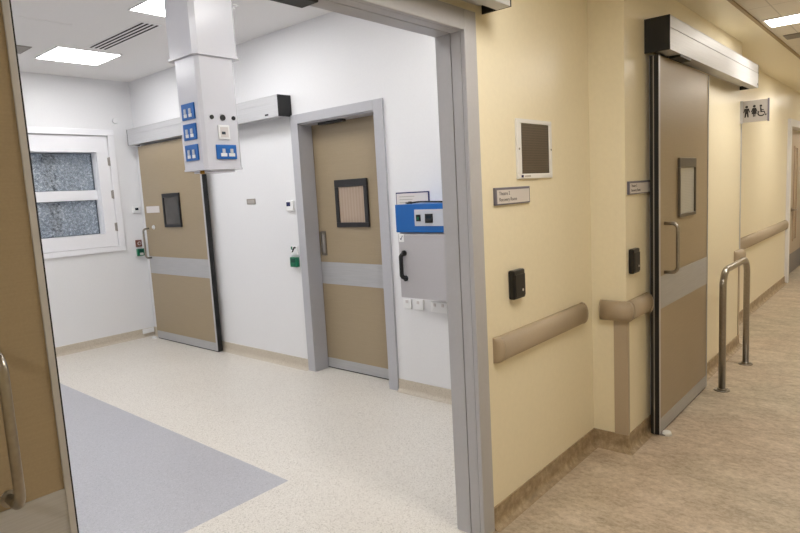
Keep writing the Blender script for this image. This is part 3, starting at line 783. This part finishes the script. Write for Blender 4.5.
# ============================================================ CORRIDOR WALL ITEMS
W = 1.48
gr = thing('wall_grille', (2.755, W - .01, 1.625), 'white framed dark mesh panel high on the cream wall', 'grille')
bm = bmesh.new()
gx0, gx1, gz0, gz1 = 2.568, 2.920, 1.628, 1.912
for b in ((gx0, gx1, W - 0.012, W, gz1 - 0.020, gz1), (gx0, gx1, W - 0.012, W, gz0, gz0 + 0.024), (gx0, gx0 + 0.04, W - 0.012, W, gz0 + .024, gz1 - .02), (gx1 - 0.028, gx1, W - 0.012, W, gz0 + .024, gz1 - .02)):
    add_box(bm, *b, bevel=0.002)
obj('frame', bm, 'white_plastic', gr)
obj('mesh_panel', B((gx0 + .038, gx1 - .026, W - 0.007, W - 0.001, gz0 + .022, gz1 - .018)), 'grille_mesh', gr)
for x, z in ((gx0 + .016, 1.77), (gx1 - .012, 1.77)):
    bm = bmesh.new(); add_cyl(bm, (x, W - 0.012, z), (0, -1, 0), 0.005, 0.002, 12); obj('screw', bm, 'vent_grey', gr)
obj('badge', B((gx0 + .03, gx0 + .05, W - 0.013, W - 0.0115, gz0 + 0.006, gz0 + 0.018)), 'navy', gr)
obj('badge_lettering', B((gx0 + .06, gx0 + .12, W - 0.0128, W - 0.0118, gz0 + 0.009, gz0 + 0.015)), 'grey_sign', gr)

def room_sign(x0, x1, z0, z1, w, label, l1, l2, s):
    t = thing('room_sign', ((x0+x1)/2, w - .008, z0), label, 'sign')
    obj('sign_frame', B((x0, x1, w - 0.012, w, z0, z1), bevel=0.002), 'sign_edge', t)
    face = obj('sign_face', B((x0 + 0.014, x1 - 0.010, w - 0.0135, w - 0.010, z0 + 0.006, z1 - 0.011)), 'sign_white', t)
    for k, l in enumerate((l1, l2)):
        text('lettering', l, s, (x0 + 0.03, w - 0.0136, z0 + (z1 - z0)*0.56 - k*s*1.15), (1, 0, 0), (0, 0, 1), 'ink', face)
room_sign(2.357, 2.675, 1.512, 1.592, W, 'two-line room sign on the cream wall below the dark grille', 'Theatre 2', 'Recovery Room', 0.024)
room_sign(3.435, 3.80, 1.510, 1.585, 1.275, 'room sign partly tucked behind the corridor sliding door', 'Theatre 2', 'Recovery Room', 0.022)

def reader(x0, x1, z0, z1, w, label):
    t = thing('card_reader', ((x0+x1)/2, w - .01, z0), label, 'card reader', 'black door card readers')
    obj('housing', B((x0, x1, w - 0.032, w, z0, z1), bevel=0.008), 'blackgloss', t)
    obj('reader_face', B((x0 + .012, x1 - .006, w - 0.035, w - 0.031, z0 + .012, z1 - .022), bevel=0.0015), 'darkframe', t)
    xc = x0 + (x1 - x0)*0.72
    bm = bmesh.new(); add_cyl(bm, (xc, w - 0.035, z0 + 0.04), (0, -1, 0), 0.0065, 0.0015, 14); obj('indicator', bm, 'sign_white', t)
reader(2.462, 2.570, 1.060, 1.200, W, 'black card reader on the cream wall beside the grey door frame')
reader(3.445, 3.545, 1.057, 1.200, 1.275, 'black card reader beside the corridor sliding door')

# wall bumper rails
def bump_prof(z0, z1, d):
    n = 10; zc = (z0 + z1)/2; hz = (z1 - z0)/2
    return [(0, z0)] + [(d * (abs(math.cos(a))**0.55), zc + hz*math.sin(a)) for a in [(-PI/2 + PI*k/n) for k in range(1, n)]] + [(0, z1)]
def taper(bm, prof, path, outs): add_sweep(bm, prof, path, outs, True)
r1 = thing('bumper_rail', (2.85, W - .03, 0.78), 'straight taupe bumper rail below the card reader on the cream wall', 'bumper rail', 'taupe wall bumper rails')
bm = bmesh.new(); add_sweep(bm, bump_prof(0.790, 0.906, 0.048), [(2.345, W), (3.235, W)], [(0, -1)]*2, True); obj('rail', bm, 'bumper', r1)
for s, xa in ((-1, 2.343), (1, 3.237)):
    bm = bmesh.new(); add_sweep(bm, bump_prof(0.788, 0.908, 0.050), [(xa, W), (xa + s*0.012, W), (xa + s*0.026, W), (xa + s*0.034, W)], [(0, -1), (0, -0.97), (0, -0.8), (0, -0.35)], True)
    obj('end_cap', bm, 'bumper_cap', r1)
r2 = thing('bumper_rail', (3.5, 1.27, 0.77), 'short taupe bumper wrapped around the cream wall corner', 'bumper rail', 'taupe wall bumper rails')
bm = bmesh.new(); add_sweep(bm, bump_prof(0.786, 0.902, 0.046), [(3.41, 1.412), (3.41, 1.275), (3.425, 1.275)], [(-1, 0), (-0.98, -0.9), (-0.3, -1.0)], True); obj('corner_cap', bm, 'bumper_cap', r2)
bm = bmesh.new(); add_sweep(bm, bump_prof(0.785, 0.903, 0.046), [(3.41, 1.413), (3.41, 1.423), (3.41, 1.430)], [(-1, 0), (-0.85, 0), (-0.4, 0)], True); obj('end_cap', bm, 'bumper_cap', r2)
bm = bmesh.new(); add_sweep(bm, bump_prof(0.788, 0.902, 0.046), [(3.426, 1.275), (3.72, 1.275)], [(0, -1)]*2, True); obj('rail', bm, 'bumper', r2)
bm = bmesh.new(); add_sweep(bm, bump_prof(0.776, 0.902, 0.051), [(3.721, 1.275), (3.735, 1.275), (3.745, 1.275)], [(0, -1), (0, -0.85), (0, -0.4)], True); obj('end_cap', bm, 'bumper_cap', r2)
r3 = thing('bumper_rail', (6.1, 1.27, 0.78), 'small taupe bumper end at the wall corner behind the steel hoop', 'bumper rail', 'taupe wall bumper rails')
bm = bmesh.new(); add_sweep(bm, bump_prof(0.786, 0.906, 0.046), [(5.99, 1.275), (6.005, 1.275), (6.02, 1.275), (6.2, 1.275), (6.2, 1.34)], [(0, -0.4), (0, -0.85), (0, -1), (1, -1), (1, 0)], True); obj('corner_cap', bm, 'bumper_cap', r3)
r4 = thing('bumper_rail', (8.7, W - .03, 0.78), 'long taupe bumper rail on the far corridor wall', 'bumper rail', 'taupe wall bumper rails')
bm = bmesh.new(); add_sweep(bm, bump_prof(0.775, 0.905, 0.055), [(6.75, W), (9.86, W)], [(0, -1)]*2, True); obj('rail', bm, 'bumper', r4)
bm = bmesh.new(); add_sweep(bm, bump_prof(0.773, 0.907, 0.057), [(9.861, W), (9.88, W), (9.895, W)], [(0, -1), (0, -0.85), (0, -0.4)], True); obj('end_cap', bm, 'bumper_cap', r4)

# corner guards
tag(obj('corner_guard', B((3.404, 3.41, 1.269, 1.348, 0.10, 0.787), (3.41, 3.436, 1.269, 1.275, 0.10, 0.787)), 'bumper'), 'vertical taupe guard strip under the corner bumper', 'corner guard', 'corner guards')
tag(obj('corner_guard', B((6.16, 6.206, 1.269, 1.275, 0.10, 0.787), (6.20, 6.206, 1.275, 1.34, 0.10, 0.787)), 'bumper'), 'narrow vertical guard strip behind the steel hoop', 'corner guard', 'corner guards')
tag(obj('corner_bead', B((6.185, 6.206, 1.269, 1.275, 0.906, 2.15), (6.20, 6.206, 1.275, 1.31, 0.906, 2.15)), 'alu'), 'thin pale edge strip at the wall corner below the toilet sign', 'edge strip')

# toilet sign projecting from the wall
ts = thing('toilet_sign', (6.15, 1.15, 2.03), 'grey projecting sign with man, woman and wheelchair symbols', 'sign')
obj('sign_plate', B((6.145, 6.165, 1.06, 1.252, 2.035, 2.22), bevel=0.001), 'grey_sign', ts)
obj('sign_edge', B((6.142, 6.168, 1.050, 1.062, 2.03, 2.225), bevel=0.001), 'sign_edge', ts)
obj('wall_bracket', B((6.152, 6.160, 1.252, 1.275, 2.03, 2.225), bevel=0.001), 'alu', ts)
SX = 6.145
def circ(cx, cy, r, n=16): return [(cx + r*math.cos(2*PI*k/n), cy + r*math.sin(2*PI*k/n)) for k in range(n)]
def sym(name, polys, y, z):
    bm = bmesh.new()
    for p in polys: add_prism(bm, p, (SX, y, z), (0, -1, 0), (0, 0, 1), (-1, 0, 0), 0.001)
    obj(name, bm, 'black_ink', ts)
man = [circ(0, 0.090, 0.011), [(-0.018, 0.076), (0.018, 0.076), (0.026, 0.042), (0.019, 0.040), (0.012, 0.062), (0.017, 0.0), (0.006, 0.0), (0, 0.036), (-0.006, 0.0), (-0.017, 0.0), (-0.012, 0.062), (-0.019, 0.040), (-0.026, 0.042)]]
wom = [circ(0, 0.090, 0.011), [(-0.013, 0.076), (0.013, 0.076), (0.026, 0.042), (0.020, 0.039), (0.011, 0.058), (0.021, 0.024), (0.010, 0.024), (0.009, 0.0), (0.002, 0.0), (0.002, 0.024), (-0.002, 0.024), (-0.002, 0.0), (-0.009, 0.0), (-0.010, 0.024), (-0.021, 0.024), (-0.011, 0.058), (-0.020, 0.039), (-0.026, 0.042)]]
arc = [(-0.002 + 0.030*math.cos(a), 0.026 + 0.028*math.sin(a)) for a in [math.radians(130 + 20*k) for k in range(11)]]
arc2 = [(-0.002 + 0.020*math.cos(a), 0.026 + 0.018*math.sin(a)) for a in [math.radians(330 - 20*k) for k in range(11)]]
whl = [circ(-0.006, 0.088, 0.010), [(-0.013, 0.076), (-0.003, 0.076), (0.0, 0.058), (0.018, 0.056), (0.018, 0.050), (0.001, 0.050), (0.002, 0.042), (0.022, 0.042), (0.032, 0.012), (0.042, 0.016), (0.040, 0.009), (0.028, 0.003), (0.018, 0.033), (-0.009, 0.033)], arc + arc2]
sym('man_symbol', man, 1.222, 2.078)
sym('woman_symbol', wom, 1.163, 2.078)
sym('wheelchair_symbol', whl, 1.107, 2.078)

# stainless steel hoop on the corridor floor
hp = thing('steel_hoop_rail', (5.19, 1.095, 0), 'brushed steel floor hoop standing beside the corridor sliding door', 'hoop rail')
bm = bmesh.new(); HX0, HX1, HZ = 4.81, 5.595, 0.895
add_tube(bm, arc_path([(HX0, 1.092, 0.004), (HX0, 1.092, HZ), (HX1, 1.092, HZ), (HX1, 1.092, 0.004)], 0.12, 10), 0.024, 20)
obj('tube', bm, 'steel', hp)
for x in (HX0, HX1):
    bm = bmesh.new(); add_cyl(bm, (x, 1.092, 0), (0, 0, 1), 0.055, 0.006, 28, 0.052); add_cyl(bm, (x, 1.092, 0.006), (0, 0, 1), 0.034, 0.010, 24, 0.028)
    fl = obj('floor_flange', bm, 'steel', hp)
    for a in (0.8, 2.4, 3.9, 5.5):
        bm = bmesh.new(); add_cyl(bm, (x + 0.043*math.cos(a), 1.092 + 0.043*math.sin(a), 0.006), (0, 0, 1), 0.005, 0.003, 10); obj('bolt', bm, 'steel', fl)
